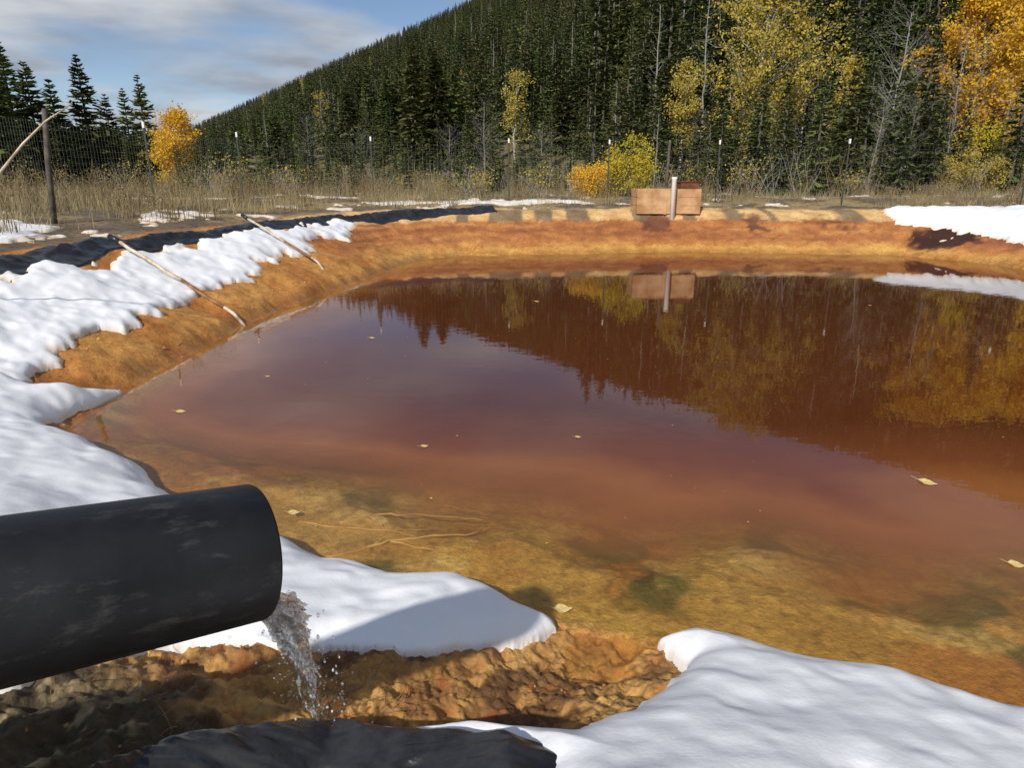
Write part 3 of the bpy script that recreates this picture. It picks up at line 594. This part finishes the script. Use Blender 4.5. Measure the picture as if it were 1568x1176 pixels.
# ---------------------------------------------------------------- fence
FP=[(-7.2,6.0,'T'),(-7.3,9.6,'T'),(-8.0,12.2,'W'),(-8.1,16.0,'T'),(-7.9,20.8,'T'),(-4.3,22.0,'T'),(-.1,22.6,'T'),(3.1,23.0,'T'),(4.9,22.6,'W'),(6.5,22.6,'T'),(9.9,21.2,'T'),(13.7,19.0,'T'),(15.5,15,'T'),(15.8,9,'T')]
prev=None
wire=[]
for (X,Y,t) in FP:
    z0=H1(X,Y)
    if t=='T':
        hh=1.85
        parts=[boxpart(X,Y,z0+hh/2-.2,.042,.006,hh+.4-.15,0),boxpart(X,Y+.0215,z0+hh/2-.2,.006,.037,hh+.4-.15,0),boxpart(X,Y+.01,z0+hh-.02,.046,.05,.13,1)]
        for q in range(24): parts.append(boxpart(X,Y-.005,z0+.15+q*.07,.012,.006,.02,0))
        build('fence_post',parts,[M_steel,M_white])
    else:
        ln=.22 if X<0 else .03
        build('fence_post',[tube([[X,Y,z0-.3],[X+ln*.5,Y,z0+1],[X+ln,Y,z0+1.85],[X+ln,Y,z0+1.87]],[.048,.046,.042,.03],12,0,True)],[M_bark],True)
    if prev:
        x0,y0,zz0=prev; Ls=math.hypot(X-x0,Y-y0); ns=int(Ls/.11)
        for q in range(ns):
            u=q/ns; a=np.array([x0+(X-x0)*u,y0+(Y-y0)*u,0.]); zb=zz0+(z0-zz0)*u; wire.append(tube([a+[0,0,zb+.02],a+[0,0,zb+1.70]],.0011,3))
        for q in range(16):
            zq=.04+q*.11; us_=np.linspace(0,1,7); sag=-.03*np.sin(us_*math.pi)
            wire.append(tube(np.stack([x0+(X-x0)*us_,y0+(Y-y0)*us_,zz0+(z0-zz0)*us_+zq+sag],1),.0012,3))
    prev=(X,Y,z0)
build('wire_fence',wire,[M_wire])

# ---------------------------------------------------------------- outlet box and white pipe on the far bank
Yb=19.9; x0=at(975,Yb,1.1); x1=at(1072,Yb,1.1); zb=.86; ztp=ztop(289,Yb)
parts=[]
w=x1-x0; cxm=(x0+x1)/2; nb=3
for q in range(nb):
    hh=(ztp-zb)/nb
    parts.append(boxpart(cxm,Yb,zb+hh*(q+.5),w,.06,hh-.006,0)); parts.append(boxpart(cxm,Yb+1.0,zb+hh*(q+.5),w,.06,hh-.012,0))
    parts.append(boxpart(x0+.03,Yb+.5,zb+hh*(q+.5),.06,.935,hh-.012,0)); parts.append(boxpart(x1-.03,Yb+.5,zb+hh*(q+.5),.06,.935,hh-.012,0))
parts.append(boxpart(cxm-.1,Yb-.045,zb+.24,.07,.03,.5,0)); parts.append(boxpart(cxm+.62,Yb+.5,ztp+.09,.5,.5,.18,1)); parts.append(boxpart(cxm+.62,Yb+.5,ztp+.19,.56,.56,.02,1))
build('wooden_outlet_box',parts,[M_stain,M_rust])
Xw=at(1031,19.6,1.1); build('white_gauge_pipe',[tube([[Xw,19.68,.55],[Xw,19.68,ztop(272,19.68)-.05],[Xw,19.68,ztop(271,19.68)-.048],[Xw,19.68,ztop(271,19.68)]],[.065,.065,.078,.078],20,0,True)],[M_white],True)

# ---------------------------------------------------------------- sticks on the left bank
def rod(name,p0,p1,r,mats):
    a=np.array(survey(*p0,.2)); b=np.array(survey(*p1,.05))
    s=np.linspace(0,1,14)[:,None]; pts=a*(1-s)+b*s; pts+=rng.normal(size=pts.shape)*.005
    g=hgt(pts[:,0],pts[:,1]); lift=np.max(np.maximum(g+.14*(1-s[:,0])**.4+.02-pts[:,2],0)*(s[:,0]<.8)); pts[:,2]+=lift*(1-s[:,0])**.5
    pts[-1,2]=g[-1]-.02
    parts=[tube(pts[:2],[r*1.6,r*1.6],8,2,True),tube(pts[1:8],np.linspace(r,r*1.05,7),8,0,True),tube(pts[7:12],np.linspace(r*1.05,r,5),8,1,True),tube(pts[11:],r*.95,8,0,True)]
    build(name,parts,mats,True)
rod('wooden_stake',(170,370),(376,494),.024,[M_stick,M_stickr,M_liner])
rod('wooden_stake',(372,334),(497,409),.022,[M_stick,M_stickr,M_liner])
a=[]; 
for px,py,Y in [(-120,420,6.6),(-60,335,6.6),(0,264,6.6),(35,220,6.6),(70,185,6.6),(108,160,6.6)]:
    d=ray(px,py); t=Y/d[1]; a.append([d[0]*t,Y,CAMZ+d[2]*t])
a=np.array(a); a[0][2]=min(a[0][2],H1(a[0][0],a[0][1])-.1)
tw=[tube(a,[.014,.013,.012,.010,.008,.004],7,0,True),tube([a[4],a[4]+[.10,.05,.07],a[4]+[.17,.07,.06]],[.005,.004,.002],5,0),tube([a[5],a[5]+[.05,0,.06]],[.004,.002],5,0)]
build('dead_branch',tw,[M_stick],True)
# submerged branches
parts=[]
def onbed(l,r): 
    P=np.array([onplane(px,py,-.03) for px,py in l]); z=np.maximum(hgt(P[:,0],P[:,1])+r*.6,-.05)
    k=len(P); s=np.linspace(0,k-1,k*4); Q=np.stack([np.interp(s,range(k),P[:,0]),np.interp(s,range(k),P[:,1]),np.interp(s,range(k),np.minimum(z,-.012))],1); Q[:, :2]+=rng.normal(size=(len(Q),2))*.006
    parts.append(tube(Q,np.linspace(r,r*.4,len(Q)),6,0,True))
onbed([(480,862),(540,850),(600,832),(660,822),(720,815),(745,800)],.011); onbed([(520,805),(580,790),(640,783),(700,788),(740,792)],.009)
onbed([(540,850),(590,830),(640,800)],.006); onbed([(600,832),(640,842),(690,850)],.006); onbed([(560,795),(590,812),(640,826)],.005); onbed([(460,800),(520,812),(600,815),(660,806)],.007)
onbed([(680,768),(710,776),(750,784)],.005)
build('submerged_branch',parts,[M_stickw],True)

# ---------------------------------------------------------------- floating leaves
def leafgeo(s):
    u=np.linspace(-1,1,9); w=np.array([.03,.22,.38,.44,.42,.34,.22,.10,.02]); V=[]
    for a,b in zip(u,w):
        for e in(-1,-.5,0,.5,1): V.append([a*.5,e*b*.8,.10*abs(e)*b+.06*a*a+.01*math.sin(a*9+e*5)])
    V=np.array(V)*s; F=[[i*5+j,i*5+j+1,(i+1)*5+j+1,(i+1)*5+j] for i in range(8) for j in range(4)]
    return V,F
def leafmesh(name,x,y,z,s,rot,tilt=.12):
    V,F=leafgeo(s)
    st=tube(np.array([[-.5,0,.06],[-.7,.05,.10],[-.9,.12,.13]])*s,[.012*s,.010*s,.008*s],4,0)
    o=build(name,[(V,F,0),st],[M_leafD],True); o.location=(x,y,z); o.rotation_euler=(tilt,tilt*.6,rot)
for px,py,s,rt in [(885,670,.05,.2),(650,684,.06,.4),(277,631,.085,.1),(570,518,.07,0),(1420,740,.11,-.5),(1556,866,.085,-.3),(450,786,.07,.1),(862,934,.085,.1),(410,577,.05,.6),(822,462,.08,.1),(660,764,.03,1.6),(1332,468,.05,0),(700,668,.02,1)]:
    x,y=onplane(px,py,0); leafmesh('floating_leaf',x,y,.004,s,rt)
C=np.stack([rng.uniform(-3,10,260),rng.uniform(3.0,17,260),np.full(260,.002)],1); _,d0,_,_,_=hgt(C[:,0],C[:,1],True); C=C[d0<-.2]; k=len(C); a=rng.uniform(0,6.28,k); sz=rng.uniform(.003,.011,k)
A=np.stack([np.cos(a),np.sin(a),0*a],1)*sz[:,None]; B=np.stack([-np.sin(a),np.cos(a),0*a],1)*sz[:,None]*.5
build('floating_debris',[leaves(C,A,B,0)],[M_leafD])
# small clods and crumbs on the banks
X=rng.uniform(-6.5,12,9000); Y=rng.uniform(1.2,21,9000); zc,dsx,wnx,_,_=hgt(X,Y,True); ok=(dsx>.03)&(dsx<2.6)&((fbm(X,Y,2.0,2,901)>.05)|(wnx>.5)); X,Y,zc,wnx=X[ok],Y[ok],zc[ok],wnx[ok]
ico=np.array([[1,0,0],[0,1,0],[-1,0,0],[0,-1,0],[0,0,1],[0,0,-1]],float)
s=rng.uniform(.006,.026,len(X))*np.where(wnx>.5,.6,1)
Vc=(np.stack([X,Y,zc],1)[:,None,:]+ico[None]*s[:,None,None]*rng.uniform(.5,1.2,(len(X),6,1)))
top4=Vc[:, :5].reshape(-1,3); q4=(np.arange(len(X))[:,None,None]*5+np.array([[0,1,4],[1,2,4],[2,3,4],[3,0,4]])[None]).reshape(-1,3)
me=bpy.data.meshes.new('bank_clods'); me.from_pydata(top4.tolist(),[],q4.tolist()); me.materials.append(simple('clod',(.30,.14,.045),(.58,.32,.11),3,.9)); bpy.context.scene.collection.objects.link(bpy.data.objects.new('bank_clods',me))
# twigs in the mud
parts=[]
for k in range(110):
    px,py=random.gauss(560,60),random.gauss(1062,22)
    if k>65: px,py=random.uniform(20,1000),random.uniform(1000,1150)
    p=np.array(survey(px,py)); a=random.random()*6.28; L=random.uniform(.04,.13); d=np.array([math.cos(a),math.sin(a),random.uniform(.1,.9)])
    e=[p-[0,0,.01]]
    for w in range(4): d=d+rng.normal(size=3)*.25; d/=np.linalg.norm(d); e.append(e[-1]+d*L/4)
    parts.append(tube(np.array(e),[.0016,.0014,.0012,.001,.0006],4,0))
build('mud_twigs',parts,[M_stickr])

# ---------------------------------------------------------------- light, sky, camera
S=Vector((-.36,-.80,.66)).normalized(); el=math.asin(S.z); az=math.atan2(S.x,S.y)
sl=bpy.data.lights.new('sun','SUN'); sl.energy=4.3; sl.angle=math.radians(1.2); sl.color=(1,.95,.88); so=bpy.data.objects.new('sun',sl); so.rotation_euler=(-S).to_track_quat('-Z','Y').to_euler(); bpy.context.scene.collection.objects.link(so)
w=bpy.data.worlds.new('World'); bpy.context.scene.world=w; w.use_nodes=True; nt=w.node_tree; bg=nt.nodes['Background']; bg.inputs[1].default_value=.10
sk=N(nt,'ShaderNodeTexSky'); sk.sky_type='NISHITA'; sk.sun_disc=False; sk.sun_elevation=el; sk.sun_rotation=az%(2*math.pi); sk.altitude=2500; sk.air_density=1.0; sk.dust_density=.6
tc=N(nt,'ShaderNodeTexCoord'); sp=N(nt,'ShaderNodeSeparateXYZ'); nt.links.new(tc.outputs['Generated'],sp.inputs[0])
ad=N(nt,'ShaderNodeMath',operation='ADD'); ad.inputs[1].default_value=.10; nt.links.new(sp.outputs[2],ad.inputs[0])
mxz=N(nt,'ShaderNodeMath',operation='MAXIMUM'); mxz.inputs[1].default_value=.03; nt.links.new(ad.outputs[0],mxz.inputs[0])
dx=N(nt,'ShaderNodeMath',operation='DIVIDE');dy=N(nt,'ShaderNodeMath',operation='DIVIDE'); nt.links.new(sp.outputs[0],dx.inputs[0]);nt.links.new(sp.outputs[1],dy.inputs[0]);nt.links.new(mxz.outputs[0],dx.inputs[1]);nt.links.new(mxz.outputs[0],dy.inputs[1])
cm=N(nt,'ShaderNodeCombineXYZ'); nt.links.new(dx.outputs[0],cm.inputs[0]);nt.links.new(dy.outputs[0],cm.inputs[1]); cm.inputs[2].default_value=3.3
no=N(nt,'ShaderNodeTexNoise'); no.inputs['Scale'].default_value=.75; no.inputs['Detail'].default_value=6; no.inputs['Roughness'].default_value=.5; nt.links.new(cm.outputs[0],no.inputs['Vector'])
rp=N(nt,'ShaderNodeValToRGB'); rp.color_ramp.elements[0].position=.43; rp.color_ramp.elements[1].position=.62; nt.links.new(no.outputs['Fac'],rp.inputs[0])
n2=N(nt,'ShaderNodeTexNoise'); n2.inputs['Scale'].default_value=1.6; n2.inputs['Detail'].default_value=5; nt.links.new(cm.outputs[0],n2.inputs['Vector'])
cc=N(nt,'ShaderNodeValToRGB'); cc.color_ramp.elements[0].position=.35; cc.color_ramp.elements[1].position=.65; cc.color_ramp.elements[0].color=(3.2,3.5,4.1,1); cc.color_ramp.elements[1].color=(6.0,6.3,6.8,1); nt.links.new(n2.outputs['Fac'],cc.inputs[0])
mx=N(nt,'ShaderNodeMix',data_type='RGBA'); nt.links.new(rp.outputs[0],mx.inputs[0]); nt.links.new(sk.outputs[0],mx.inputs[6]); nt.links.new(cc.outputs[0],mx.inputs[7]); nt.links.new(mx.outputs[2],bg.inputs[0])
cd=bpy.data.cameras.new('camera'); cd.lens=24; cd.sensor_width=36; cd.clip_start=.05; cd.clip_end=4000; co=bpy.data.objects.new('camera',cd); co.location=(0,0,CAMZ); co.rotation_euler=(math.pi/2-PITCH,0,0); bpy.context.scene.collection.objects.link(co); bpy.context.scene.camera=co
vs=bpy.context.scene.view_settings; vs.view_transform='Standard'; vs.look='None'; vs.exposure=0
